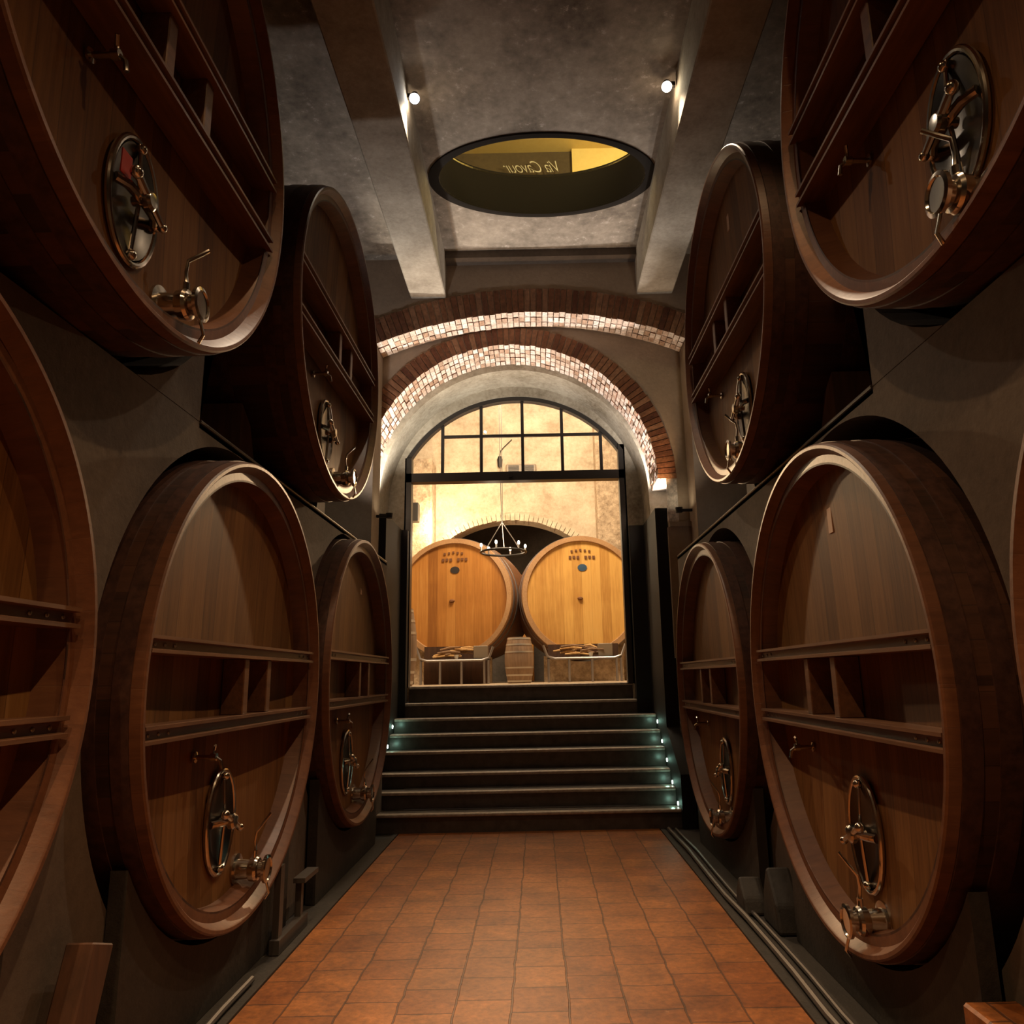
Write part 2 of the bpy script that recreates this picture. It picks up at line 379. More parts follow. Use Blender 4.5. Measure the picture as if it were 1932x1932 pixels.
    tube(bm, [(0.12, vt, vz - 0.07), (0.135, vt + 0.02, vz - 0.13), (0.10, vt + 0.03, vz - 0.16)], 0.01, 8); shorten(bm)
    out['cap'] = fin(bm, 'cap', M['steel'], True)
    bm = BM(); tube(bm, [(0.015, vt, vz + 0.1), (0.005, vt, vz + 0.15), (0.02, vt - 0.01, vz + 0.2), (0.1, vt + 0.06, vz + 0.29)], [0.012, 0.011, 0.009, 0.01], 8); shorten(bm)
    out['lever'] = fin(bm, 'lever', M['steel'], True)
    # little tasting tap
    st, sz = (-0.36, cz - 0.36) if s > 0 else (0.62, cz - 0.37)
    bm = BM(); lathe(bm, [(0, -0.165), (0.028, -0.165), (0.028, -0.155), (0.012, -0.15), (0.012, -0.085), (0.02, -0.08), (0.02, -0.05), (0, -0.05)], 'x', 16, (0, st, sz))
    tube(bm, [(-0.06, st, sz), (-0.035, st + 0.01, sz - 0.02), (-0.03, st + 0.015, sz - 0.06)], 0.01, 8)
    tube(bm, [(-0.065, st, sz), (-0.065, st, sz + 0.035), (-0.05, st - 0.03, sz + 0.06)], 0.008, 8)
    out['tasting_tap'] = fin(bm, 'tasting_tap', M['steel'], True)
    tt = 0.40 if s > 0 else 0.02
    bm = BM(); box(bm, -0.166, -0.160, tt - 0.028, tt + 0.028, cz + 0.80, cz + 0.95)
    out['tag'] = fin(bm, 'tag', M['paper'])
    bm = BM(); box(bm, hx + 0.045, hx + 0.05, ht - 0.15, ht - 0.08, hz + 0.03, hz + 0.13)
    out['red_sticker'] = fin(bm, 'red_sticker', M['red'])
    return out
CM = {1: cask_meshes(1), -1: cask_meshes(-1)}
def child(name, me, parent):
    o = bpy.data.objects.new(name, me); COL.objects.link(o); o.parent = parent; return o
def make_cask(X, y0, z0, r, label, tagged=False, sticker=False, yaw=0):
    s = 1 if X < 0 else -1
    k = r / RIM; me = CM[s]
    root = empty('wine_cask', (X, y0, z0 - r), label, 'wine cask', 'huge wooden wine casks lining the aisle', radians(yaw), k)
    child('body', me['body'], root)
    rim = child('rim', me['rim'], root); rim['label'] = 'reddish wooden rim of the cask front'
    child('head', me['head'], root)
    for i in range(5): child('hoop', me['hoop%d' % i], root)
    for nm in ('upper', 'lower'):
        child('crossbar', me['crossbar_' + nm], root)
    for i in range(2): child('upright', me['upright%d' % i], root)
    h = child('hatch', me['hatch'], root); h['label'] = 'oval polished steel hatch'
    child('door', me['door'], h); child('yoke', me['yoke'], h); child('handle', me['handle'], h)
    if sticker:
        t = child('sticker', me['red_sticker'], h); t['label'] = 'red sticker on the hatch'
    v = child('drain_valve', me['drain_valve'], root); v['label'] = 'chrome drain valve'
    child('lever', me['lever'], v); child('cap', me['cap'], v)
    child('tasting_tap', me['tasting_tap'], root)
    if tagged: child('tag', me['tag'], root)
    return root
CASKS = {
 'L1': (-1.609, 1.582, 0.068, 1.23), 'L2': (-1.596, 4.389, -0.001, 1.25), 'L3': (-1.584, 7.114, 0.033, 1.262),
 'R1': (1.45, 1.12, 0.0, 1.25), 'R2': (1.445, 4.055, -0.06, 1.249), 'R3': (1.443, 6.899, -0.086, 1.249),
 'UL1': (-1.452, 2.744, 2.649, 1.27), 'UL2': (-1.506, 5.754, 2.64, 1.228),
 'UR1': (1.387, 2.419, 2.645, 1.262), 'UR2': (1.414, 5.396, 2.643, 1.238)}
LAB = {
 'L1': 'huge cask cut off by the left picture edge, bright orange-red rim, riveted crossbars',
 'L2': 'huge floor-level cask on the left with oval steel hatch, beside the leaning timber prop',
 'L3': 'floor-level left cask nearest the stairs, a pale paper tag high on its head',
 'R1': 'huge cask at the right picture edge showing only a sliver of orange-brown rim',
 'R2': 'huge floor-level cask on the right with oval steel hatch and long diagonal valve lever',
 'R3': 'narrow-looking floor-level cask on the right beside the stairs and step lights',
 'UL1': 'huge raised cask at upper left with a red sticker on its steel hatch',
 'UL2': 'raised cask on the left ledge beside the brick arch',
 'UR1': 'huge raised cask at upper right whose steel hatch nearly touches the picture edge',
 'UR2': 'raised cask on the right ledge beside the concrete beam end, with a pale tag'}
for k, v in CASKS.items():
    make_cask(*v, LAB[k], tagged=k in ('L3', 'R2', 'UR2'), sticker=(k == 'UL1'))

# ------------------------------------------------------------------ hall shell
FLOOR = -1.6; CEIL = 5.32; SILL = 1.365
WXL, WXR = -1.775, 1.665
YN = -3.2; YE = 8.9
bm = BM(); box(bm, -1.53, 1.25, YN, 8.66, FLOOR - 0.2, FLOOR); struct(link('floor', bm, M['tile']))
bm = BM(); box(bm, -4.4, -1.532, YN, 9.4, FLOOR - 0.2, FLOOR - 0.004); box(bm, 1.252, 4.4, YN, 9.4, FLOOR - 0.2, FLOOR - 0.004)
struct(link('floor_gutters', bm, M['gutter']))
def hole_cell(bm, X, ya, yb, za, zb, cy, cz, r, depth, n=96):
    """wall cell in the plane x=X with a round hole and its reveal (depth along x)"""
    fr, inn, dp = [], [], []
    angs = sorted({2 * pi * i / n for i in range(n)} | {atan2(z - cz, y - cy) % (2 * pi) for y in (ya, yb) for z in (za, zb)})
    for a in angs:
        c, s_ = cos(a), sin(a); t = 1e9
        if c > 1e-9: t = min(t, (yb - cy) / c)
        if c < -1e-9: t = min(t, (ya - cy) / c)
        if s_ > 1e-9: t = min(t, (zb - cz) / s_)
        if s_ < -1e-9: t = min(t, (za - cz) / s_)
        fr.append(bm.verts.new((X, cy + c * t, cz + s_ * t)))
        inn.append(bm.verts.new((X, cy + c * r, cz + s_ * r))); dp.append(bm.verts.new((X + depth, cy + c * r, cz + s_ * r)))
    for i in range(len(angs)):
        j = (i + 1) % len(angs)
        bm.faces.new([fr[i], fr[j], inn[j], inn[i]]); bm.faces.new([inn[i], inn[j], dp[j], dp[i]])
def side_wall(name, X, keys, upper, bay):
    s = 1 if X < 0 else -1; bm = BM(); d = -0.55 * s
    cs = [CASKS[k] for k in keys]
    edges = [YN] + [(cs[i][1] + cs[i + 1][1]) / 2 for i in range(len(cs) - 1)] + [YE]
    for i, c in enumerate(cs): hole_cell(bm, X, edges[i], edges[i + 1], FLOOR, SILL - 0.004, c[1], c[2] - 0.02, max(c[3] + 0.05, min(1.355 if s > 0 else 1.40, SILL - 0.012 - c[2] + 0.02)), d)
    # ledge under the raised casks and its back wall
    box(bm, min(X, X - 1.9 * s), max(X, X - 1.9 * s), bay, YE, SILL - 0.035, SILL)
    XB = X - 1.9 * s
    box(bm, min(XB, XB - 0.15 * s), max(XB, XB - 0.15 * s), bay - 0.3, YE, SILL - 0.035, CEIL)
    # near upper wall with round opening for the raised cask
    c = CASKS[upper]; r = c[3] + 0.09; h = c[2] - SILL; w = sqrt(max(r * r - h * h, 0)); a0 = atan2(-h, w); a1 = pi - a0 
    pts = [(YN, SILL), (c[1] - w, SILL)]
    N = 64
    for i in range(N + 1):
        a = (pi + abs(a0)) - (pi + 2 * abs(a0)) * i / N
        pts.append((c[1] + r * cos(a), c[2] + r * sin(a)))
    pts += [(c[1] + w + 0.001, SILL), (bay, SILL), (bay, CEIL), (YN, CEIL)]
    prism(bm, pts, 'x', X, X - 0.45 * s)
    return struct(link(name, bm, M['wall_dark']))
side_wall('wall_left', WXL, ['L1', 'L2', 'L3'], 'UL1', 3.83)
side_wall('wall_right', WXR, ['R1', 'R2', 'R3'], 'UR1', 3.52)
# back faces of the cask tunnels
for nm, X in (('wall_outer_left', -4.4), ('wall_outer_right', 4.2)):
    struct(bx(nm, M['wall_dark'], (X, X + 0.2, YN, YE, FLOOR, CEIL)))
# thin lit edge bead along the ledges
for X, y0 in ((WXL, 3.83), (WXR, 3.52)):
    bm = BM(); tube(bm, [(X, y0, SILL), (X, YE - 0.05, SILL)], 0.012, 8); struct(link('trim_ledge', bm, M['conduit'], None, True))

# ceiling slab, two beams, oculus
OX, OY, OA, OB = 0.14, 7.30, 1.12, 0.64
bm = BM()
box(bm, -4.4, -1.30, YN, YE, CEIL, CEIL + 0.2); box(bm, 1.55, 4.4, YN, YE, CEIL, CEIL + 0.2); box(bm, -1.30, 1.55, YN, 6.2, CEIL, CEIL + 0.2)
xa, xb, ya, yb = -1.30, 1.55, 6.2, YE; n = 96; fr, inn, dp = [], [], []
angs = sorted({2 * pi * i / n for i in range(n)} | {atan2((y - OY), (x - OX)) % (2 * pi) for x in (xa, xb) for y in (ya, yb)})
for a in angs:
    c, s_ = cos(a), sin(a); t = 1e9
    if c > 1e-9: t = min(t, (xb - OX) / c)
    if c < -1e-9: t = min(t, (xa - OX) / c)
    if s_ > 1e-9: t = min(t, (yb - OY) / s_)
    if s_ < -1e-9: t = min(t, (ya - OY) / s_)
    rr = 1 / sqrt((c / OA) ** 2 + (s_ / OB) ** 2)
    fr.append(bm.verts.new((OX + c * t, OY + s_ * t, CEIL))); inn.append(bm.verts.new((OX + c * rr, OY + s_ * rr, CEIL)))
for i in range(len(angs)):
    j = (i + 1) % len(angs); bm.faces.new([fr[i], fr[j], inn[j], inn[i]])
struct(link('ceiling', bm, M['ceiling']))
bm = BM(); prof = [(1.0, 0.5), (1.0, -0.02), (1.035, -0.03), (1.10, -0.02), (1.10, 0.012), (1.06, 0.5)]
lathe(bm, prof, 'z', 128, (OX, OY, CEIL), (OA, OB), close=True)
oc = tag(link('ceiling_oculus', bm, simple('oculus_steel', (0.016, 0.0125, 0.0095), 0.8, spec=0.1), None, True), 'oval oculus with dark steel collar in the ceiling between the beams', 'oculus')
bm = BM(); lathe(bm, [(0.995, 0.0), (0.995, 0.02), (0, 0.02)], 'z', 96, (OX, OY, CEIL + 0.46), (OA, OB)); link('glass', bm, M['floor_glass'], oc)
for i, (x0, x1, sl) in enumerate(((-1.54, -1.09, 0.0), (1.34, 1.80, 0.0))):
    bm = BM(); box(bm, x0, x1, YN, YE, 4.76, CEIL); bevel(bm, 0.012, 1)
    struct(link('ceiling_beam', bm, M['beam']))
bm = BM(); box(bm, -1.09, 1.34, 8.72, YE, 5.22, CEIL); struct(link('ceiling_shade_strip', bm, M['wall_dark']))  # dark box in place of the shaded gap where the ceiling meets the wall
# room above the oculus
bm = BM(); box(bm, -3.2, 3.4, 9.62, 9.75, 5.9, 7.42); struct(link('wall_upstairs', bm, M['umber']))
bm = BM(); box(bm, 0.62, 3.4, 9.56, 9.62, 5.9, 7.42); struct(link('wall_upstairs_pier', bm, M['ochre']))
bm = BM(); box(bm, -3.2, 3.4, 4.6, 9.75, 7.42, 7.5); struct(link('ceiling_upstairs', bm, M['ochre']))
bm = BM(); box(bm, -3.2, -3.1, 4.6, 9.75, 5.6, 7.4); box(bm, 3.3, 3.4, 4.6, 9.75, 5.6, 7.4); box(bm, -3.2, 3.4, 4.5, 4.6, 5.6, 7.4); struct(link('wall_upstairs_sides', bm, M['ochre']))
cu = bpy.data.curves.new('window_lettering', 'FONT'); cu.body = 'Via Cavour'; cu.size = 0.27; cu.offset = -0.004; cu.shear = 0.7; cu.extrude = 0.004; cu.align_x = 'CENTER'; cu.space_character = 0.9
cu.materials.append(M['white_letter'])
t0_ = bpy.data.objects.new('lettering_curve', cu); COL.objects.link(t0_); bpy.context.view_layer.update()
tm = bpy.data.meshes.new_from_object(t0_.evaluated_get(bpy.context.evaluated_depsgraph_get())); bpy.data.objects.remove(t0_); bpy.data.curves.remove(cu)
tx = bpy.data.objects.new('window_lettering', tm); COL.objects.link(tx)
tx.matrix_world = Matrix.Translation((0.08, 9.54, 7.03)) @ Matrix.Rotation(pi / 2, 4, 'X') @ Matrix.Diagonal((-0.72, 1, 1, 1))
tag(tx, 'white slanted lettering seen reversed through the ceiling oculus', 'lettering')

# ------------------------------------------------------------------ end wall, arches, passage
def arch_outline(x0, x1, zb, zt, cx, cz, R, a0, a1, xl, xr, n=72):
    """outer rectangle with an arched notch open at the bottom; arc from angle a0 (right) to a1 (left)"""
    pts = [(x0, zb), (xl, zb)]
    for i in range(n + 1):
        a = a1 + (a0 - a1) * i / n; pts.append((cx + R * cos(a), cz + R * sin(a)))
    pts += [(xr, zb), (x1, zb), (x1, zt), (x0, zt)]
    return pts
def brick_arc(bm, cx, cz, R0, R1, a0, a1, y0, y1, n, ny, gap=0.006, jit=0.006, pale=True):
    for i in range(n):
        A = a0 + (a1 - a0) * i / n; B = a0 + (a1 - a0) * (i + 1) / n; g = gap / R0
        for j in range(ny):
            ya = y0 + (y1 - y0) * j / ny + gap; yb = y0 + (y1 - y0) * (j + 1) / ny - gap
            j0 = random.uniform(-jit, jit); ro = R1 + random.uniform(-jit, jit)
            vs = []
            for a in (A + g, B - g):
                for r in (R0 + j0, ro):
                    for y in (ya - (random.uniform(0, jit) if j == 0 else 0), yb): vs.append(bm.verts.new((cx + r * cos(a), y, cz + r * sin(a))))
            fs = []
            for f in ((0, 1, 3, 2), (4, 6, 7, 5), (0, 4, 5, 1), (2, 3, 7, 6), (0, 2, 6, 4), (1, 5, 7, 3)):
                fs.append(bm.faces.new([vs[q] for q in f]))
            if pale: fs[2].material_index = 1  # brick undersides get the copy with the glow in its colour
def mortar_arc(bm, cx, cz, R0, R1, a0, a1, y0, y1, n=72):
    pts = [(cx + R0 * cos(a0 + (a1 - a0) * i / n), cz + R0 * sin(a0 + (a1 - a0) * i / n)) for i in range(n + 1)]
    pts += [(cx + R1 * cos(a1 + (a0 - a1) * i / n), cz + R1 * sin(a1 + (a0 - a1) * i / n)) for i in range(n + 1)]
    prism(bm, pts, 'y', y0, y1)
# front: wide segmental arch
SR, SCX, SCZ = 4.97, -0.02, -0.43
sa = acos((1.95) / SR); R1 = SR + 0.335
so = acos(1.95 / R1)
pts = arch_outline(-4.4, 4.4, FLOOR - 0.2, CEIL, SCX, SCZ, R1, so, pi - so, -1.97, 1.93)
bm = BM(); prism(bm, pts, 'y', YE, 9.33); struct(link('wall_end', bm, M['wall_end']))
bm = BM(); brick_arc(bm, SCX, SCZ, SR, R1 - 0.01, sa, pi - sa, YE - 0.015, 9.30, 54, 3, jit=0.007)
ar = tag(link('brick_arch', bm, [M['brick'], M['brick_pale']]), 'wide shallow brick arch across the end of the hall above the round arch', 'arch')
bm = BM(); mortar_arc(bm, SCX, SCZ, SR + 0.014, R1, sa, pi - sa, YE + 0.002, 9.33); link('mortar', bm, M['mortar'], ar)
# tympanum with the round arch
AR, ACX, ACZ = 1.87, -0.31, 2.43; AO = AR + 0.235
ea = radians(-11)
pts = arch_outline(-4.4, 4.4, FLOOR - 0.2, 6.2, ACX, ACZ, AO, 0, pi, ACX - AO, ACX + AO)
bm = BM(); prism(bm, pts, 'y', 9.34, 9.98)
struct(link('wall_tympanum', bm, M['wall_end']))
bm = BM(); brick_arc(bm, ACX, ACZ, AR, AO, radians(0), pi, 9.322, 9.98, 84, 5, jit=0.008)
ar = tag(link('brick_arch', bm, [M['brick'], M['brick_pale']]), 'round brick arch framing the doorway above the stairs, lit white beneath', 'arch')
bm = BM(); mortar_arc(bm, ACX, ACZ, AR + 0.014, AO, 0, pi, 9.338, 9.98); link('mortar', bm, M['mortar'], ar)
# straight jamb piers below the round arch
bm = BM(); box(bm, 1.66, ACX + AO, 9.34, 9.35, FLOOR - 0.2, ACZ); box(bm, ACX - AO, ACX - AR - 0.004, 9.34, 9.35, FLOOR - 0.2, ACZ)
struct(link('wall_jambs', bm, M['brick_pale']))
bm = BM(); box(bm, 1.66, 2.5, 9.24, 9.34, 1.80, 1.86); box(bm, 1.64, 2.3, 9.27, 9.34, 0.2, 1.80); struct(link('trim_impost', bm, M['wall_end']))
TR, TCX, TCZ = 1.82, -0.29, 2.40
pts = arch_outline(-4.4, 4.4, FLOOR - 0.2, 6.2, TCX, TCZ, TR, 0, pi, -2.12, 1.66)
bm = BM(); prism(bm, pts, 'y', 9.982, 10.6); struct(link('wall_passage', bm, M['tunnel']))
LR, LCX, LCZ = 1.84, -0.27, 2.23; XL, XR = -1.86, 1.285
la0 = acos((XR - LCX) / LR); la1 = acos((XL - LCX) / LR)
pts = arch_outline(-5.0, 4.6, FLOOR - 0.2, 8.0, LCX, LCZ, LR, la0, la1, XL, XR)
bm = BM(); prism(bm, pts, 'y', 10.6, 10.8); struct(link('wall_doorway', bm, M['tunnel']))
# fan-light window with black steel bars
wn = bpy.data.objects.new('window_1', None); COL.objects.link(wn); tag(wn, 'arched fanlight with black steel bars over the doorway', 'window', kind='structure')
bm = BM()
arc = [(LCX + (LR - 0.03) * cos(la0 + (la1 - la0) * i / 48), 10.68, LCZ + (LR - 0.03) * sin(la0 + (la1 - la0) * i / 48)) for i in range(49)]
for (p, q) in zip(arc, arc[1:]):
    pass
pin = [(LCX + (LR - 0.06) * cos(la1 + (la0 - la1) * i / 48), LCZ + (LR - 0.06) * sin(la1 + (la0 - la1) * i / 48)) for i in range(49)]
pout = [(LCX + LR * cos(la0 + (la1 - la0) * i / 48), LCZ + LR * sin(la0 + (la1 - la0) * i / 48)) for i in range(49)]
prism(bm, pin + pout, 'y', 10.62, 10.74)
link('frame', bm, M['black_steel'], wn)
for X in (-1.346, -0.78, -0.175, 0.404, 0.969):
    zt = LCZ + sqrt((LR - 0.03) ** 2 - (X - LCX) ** 2)
    bx('muntin', M['black_steel'], (X - 0.022, X + 0.022, 10.655, 10.705, 2.9, zt), wn)
bx('muntin', M['black_steel'], (-1.346, 0.969, 10.66, 10.70, 3.465, 3.505), wn)
bx('transom', M['black_steel'], (XL, XR, 10.6, 10.76, 2.79, 2.92), wn)
bm = BM(); gp = [(XL, 2.9)] + pin + [(XR, 2.9)]; prism(bm, gp, 'y', 10.676, 10.684); link('pane', bm, M['glass'], wn)
dr = bpy.data.objects.new('door_1', None); COL.objects.link(dr); tag(dr, 'black steel door frame at the top of the stairs', 'door', kind='structure')
bx('jamb', M['black_steel'], (XL - 0.02, XL + 0.075, 10.60, 10.76, -0.1, 3.15), dr)
bx('jamb', M['black_steel'], (XR - 0.075, XR + 0.02, 10.60, 10.76, -0.1, 3.3), dr)
# dark steel reveals either side of the stairs
for nm, lab, d1, d2, d3 in (
  ('door_panel', 'dark steel panel lining the passage left of the stairs', (-2.04, -1.885, 9.36, 10.445, FLOOR, 2.06), (-2.04, -1.80, 10.447, 10.6, FLOOR, 2.06), None),
  ('door_panel', 'dark steel panel lining the passage right of the stairs, above the step lights', (1.50, 1.655, 9.36, 10.445, FLOOR, 2.06), (1.30, 1.655, 10.447, 10.6, FLOOR, 2.06), None)):
    bm = BM(); box(bm, *d1); box(bm, *d2); tag(link(nm, bm, M['panel']), lab, 'panel')
for lab, X0, X1 in (('sloping dark side wall of the stairs beside the left cask', -2.04, -1.885), ('sloping dark side wall of the stairs carrying the step lights', 1.50, 1.648)):
    bm = BM(); prism(bm, [(8.6, FLOOR), (9.36, FLOOR), (9.36, -0.6), (8.6, -1.05)], 'x', X0, X1); tag(link('stair_stringer', bm, M['panel']), lab, 'stair side')

# ------------------------------------------------------------------ stairs
st = empty('staircase', (-0.18, 8.64, FLOOR), 'wide dark stone staircase rising to the bright doorway', 'stairs')
NZ = [-1.405, -1.222, -1.058, -0.842, -0.662, -0.485, -0.302, -0.086]
for i, z in enumerate(NZ):
    y = 8.64 + 0.3 * i; x0, x1 = (-1.885, 1.50) if i < 6 else (-1.80, 1.30)
    yb = y + 0.305 if i < 7 else 10.82
    bm = BM(); box(bm, x0, x1, y + 0.025, yb, (NZ[i - 1] if i else FLOOR), z - 0.001)
    if i < 7: pass
    o = link('step', bm, M['step']); o.parent = st; o.location = (0.18, -8.64, -FLOOR)
    bm = BM(); box(bm, x0, x1, y, y + 0.10, z - 0.035, z); bevel(bm, 0.012, 3)
    e = link('nosing', bm, M['nosing']); e.parent = o
for i, (z, y) in enumerate([(-0.573, 10.02), (-0.79, 9.72), (-0.98, 9.42), (-1.19, 9.12), (-1.375, 8.82)]):
    for X, sd in ((1.497, -1), (-1.882, 1)):
        if sd > 0 and i > 1: continue
        bm = BM(); lathe(bm, [(0.0, 0), (0.022, 0), (0.022, 0.008 * sd), (0.015, 0.01 * sd), (0, 0.012 * sd)], 'x', 20, (X, y, z))
        nth = ['topmost', 'second from top', 'middle', 'second from bottom', 'lowest'][i]
        o = tag(link('step_light', bm, M['led'], None, True), '%s round step light on the %s stair wall' % (nth, 'right' if sd < 0 else 'left'), 'step light', 'step lights along the stairs')
        l = bpy.data.lights.new('step_glow', 'POINT'); l.energy = 0.28; l.color = (0.5, 1.0, 0.76); l.shadow_soft_size = 0.02
        lo = bpy.data.objects.new('step_glow', l); COL.objects.link(lo); lo.location = (X + 0.06 * sd, y, z + 0.01)

# ------------------------------------------------------------------ cradles, props, conduits along the gutters
CR = 'stone cradles under the casks'
for k, lab in (('L2', 'dark stone cradle under the left floor cask with the hatch, beside the timber prop'), ('L3', 'dark stone cradle under the left cask nearest the stairs'), ('R2', 'dark stone cradle under the right floor cask with the long valve lever'), ('R3', 'dark stone cradle under the right cask nearest the stairs'), ('L1', 'dark stone cradle under the cask cut off by the left edge'), ('R1', 'dark stone cradle under the cask at the right edge')):
    X, y0, z0, r = CASKS[k]; s = 1 if X < 0 else -1
    rr = r + 0.032; pts = [(-1.05, FLOOR), (1.05, FLOOR), (1.05, z0 - sqrt(rr * rr - 1.05 ** 2) if rr > 1.05 else z0)]
    N = 24
    for i in range(N + 1):
        t = 1.0 - 2.0 * i / N; pts.append((t, z0 - sqrt(rr * rr - t * t)))
    pts.append((-1.05, z0 - sqrt(rr * rr - 1.05 ** 2)))
    pts = [(t + y0, z) for t, z in pts]
    xa, xb = X - 0.10 * s, X - 0.172 * s
    bm = BM(); prism(bm, pts, 'x', xa, xb); tag(link('cask_cradle', bm, M['gutter']), lab, 'cradle', CR)
for k, t, lab in (('UL2', -0.85, 'small timber wedge under the near side of the raised left cask by the arch'), ('UL2', 0.85, 'small timber wedge under the far side of the raised left cask by the arch'), ('UR2', -0.85, 'small timber wedge under the near side of the raised right cask by the beam end'), ('UR2', 0.85, 'small timber wedge under the far side of the raised right cask by the beam end')):
    X, y0, z0, r = CASKS[k]; s = 1 if X < 0 else -1; e = 1 if t > 0 else -1
    zt = z0 - sqrt((r + 0.03) ** 2 - t * t)
    bm = BM(); prism(bm, [(y0 + t - 0.16 * e, SILL), (y0 + t + 0.16 * e, SILL), (y0 + t + 0.16 * e, zt + 0.10), (y0 + t, zt)], 'x', X - 0.42 * s, X - 0.72 * s)
    tag(link('wedge_block', bm, M['timber']), lab, 'wedge', 'timber wedges under the raised casks')
# leaning timber prop at the left
bm = BM(); box(bm, -0.05, 0.05, -0.075, 0.075, 0, 0.72, Matrix.Translation((-1.66, 2.82, FLOOR)) @ Matrix.Rotation(radians(-18), 4, 'X')); bevel(bm, 0.006, 1)
tag(link('timber_prop', bm, M['timber']), 'leaning reddish timber prop in the dark gutter at lower left', 'prop')
bm = BM(); box(bm, 1.46, 1.655, 2.58, 2.98, FLOOR, -1.14); bevel(bm, 0.01, 1)
tag(link('brick_block', bm, M['tile']), 'terracotta block on the dark gutter floor at lower right', 'block')
# steel bracket between the left casks
bm = BM(); box(bm, -1.66, -1.62, 5.06, 5.13, FLOOR, -1.11); box(bm, -1.66, -1.62, 5.50, 5.55, FLOOR, -1.28); box(bm, -1.66, -1.60, 5.02, 5.6, FLOOR, -1.52); box(bm, -1.66, -1.58, 5.44, 5.75, -1.30, -1.27)
tag(link('steel_bracket', bm, M['conduit']), 'dark steel bracket plate on the gutter between the two left casks', 'bracket')
for (x, y, h, w, lab, nm) in ((1.52, 5.35, 0.36, 0.18, 'pointed grey stone leaning beside the right cask cradle', 'stone'), (1.42, 5.72, 0.22, 0.13, 'smaller grey stone in the right gutter nearer the stairs', 'stone')):
    bm = BM(); prism(bm, [(y - w, FLOOR), (y + w, FLOOR), (y + w * 0.75, FLOOR + h * 0.55), (y + w * 0.2, FLOOR + h), (y - w * 0.7, FLOOR + h * 0.45)], 'x', x - 0.06, x + 0.1); bevel(bm, 0.02, 2)
    tag(link(nm, bm, M['gutter']), lab, 'stone', 'loose stones in the right gutter')
for x, r, lab in ((1.335, 0.02, 'grey conduit pipe running along the right gutter, closest to the tiles'), (1.41, 0.014, 'thinner grey conduit pipe along the right gutter, closer to the casks')):
    bm = BM(); tube(bm, [(x + 0.01 * sin(i * 1.3), 2.0 + i * 0.5, FLOOR + r + 0.002 + 0.006 * (i % 2)) for i in range(14)], r, 8)
    tag(link('conduit_pipe', bm, M['conduit'], None, True), lab, 'pipe', 'conduit pipes on the right gutter')
for x, r, lab in ((-1.60, 0.018, 'grey conduit pipe running along the left gutter'),):
    bm = BM(); tube(bm, [(x + 0.01 * sin(i * 1.7), 1.8 + i * 0.4, FLOOR + r + 0.002) for i in range(8)], r, 8)
    tag(link('conduit_pipe', bm, M['conduit'], None, True), lab, 'pipe')
for k, lab in (('L', 'low dark kerb strip along the left edge of the tiles'), ('R', 'low dark kerb strip along the right edge of the tiles')):
    x0, x1 = (-1.575, -1.532) if k == 'L' else (1.252, 1.295)
    struct(bx('kerb', M['gutter'], (x0, x1, YN, 8.6, FLOOR - 0.1, FLOOR + 0.012)))

# ------------------------------------------------------------------ lamps of the hall
def spot(name, loc, target, power, col=(1, 0.9, 0.76), ang=90, blend=0.6, size=0.04):
    l = bpy.data.lights.new(name, 'SPOT'); l.energy = power; l.color = col; l.spot_size = radians(ang); l.spot_blend = blend; l.shadow_soft_size = size
    o = bpy.data.objects.new(name, l); COL.objects.link(o); o.location = loc
    o.rotation_euler = (Vector(target) - Vector(loc)).to_track_quat('-Z', 'Y').to_euler(); return o
def point(name, loc, power, col=(1, 0.85, 0.65), size=0.05):
    l = bpy.data.lights.new(name, 'POINT'); l.energy = power; l.color = col; l.shadow_soft_size = size
    o = bpy.data.objects.new(name, l); COL.objects.link(o); o.location = loc; return o
def area(name, loc, target, power, sx, sy, col=(1, 0.85, 0.65)):
    l = bpy.data.lights.new(name, 'AREA'); l.shape = 'RECTANGLE'; l.size = sx; l.size_y = sy; l.energy = power; l.color = col
    o = bpy.data.objects.new(name, l); COL.objects.link(o); o.location = loc
    o.rotation_euler = (Vector(target) - Vector(loc)).to_track_quat('-Z', 'Y').to_euler(); return o
def beam_lamp(loc, target, face, label):
    root = empty('spotlight', loc, label, 'spotlight', 'spotlights on the ceiling beams')
    d = (Vector(target) - Vector(loc)).normalized(); R = d.to_track_quat('Z', 'Y').to_matrix().to_4x4()
    bm = BM(); lathe(bm, [(0, -0.10), (0.035, -0.10), (0.04, -0.02), (0.052, 0.0), (0.046, 0.0), (0.04, -0.012), (0, -0.012)], 'z', 20); bmesh.ops.transform(bm, matrix=R, verts=bm.verts[:])
    link('housing', bm, M['iron'], root, True)
    bm = BM(); lathe(bm, [(0.045, -0.004), (0.044, 0.004), (0.02, 0.012), (0, 0.013)], 'z', 20); bmesh.ops.transform(bm, matrix=R, verts=bm.verts[:])
    link('lens', bm, face, root, True)
    sx = -1 if loc[0] < 0 else 1
    bm = BM(); box(bm, min(0, sx * 0.075), max(0, sx * 0.075), -0.018, 0.018, -0.02, 0.02); bmesh.ops.translate(bm, verts=bm.verts[:], vec=-d * 0.06); link('bracket', bm, M['iron'], root)
    return root
K = 1.0
L1p = (-1.02, 5.90, 5.13); R1p = (1.245, 5.82, 5.13)
beam_lamp(L1p, (-0.5, 1.8, -1.0), M['lamp'], 'small bright white spotlight on the left ceiling beam')
beam_lamp(R1p, (0.4, 1.8, -1.0), M['lamp_warm'], 'small bright warm spotlight on the right ceiling beam')
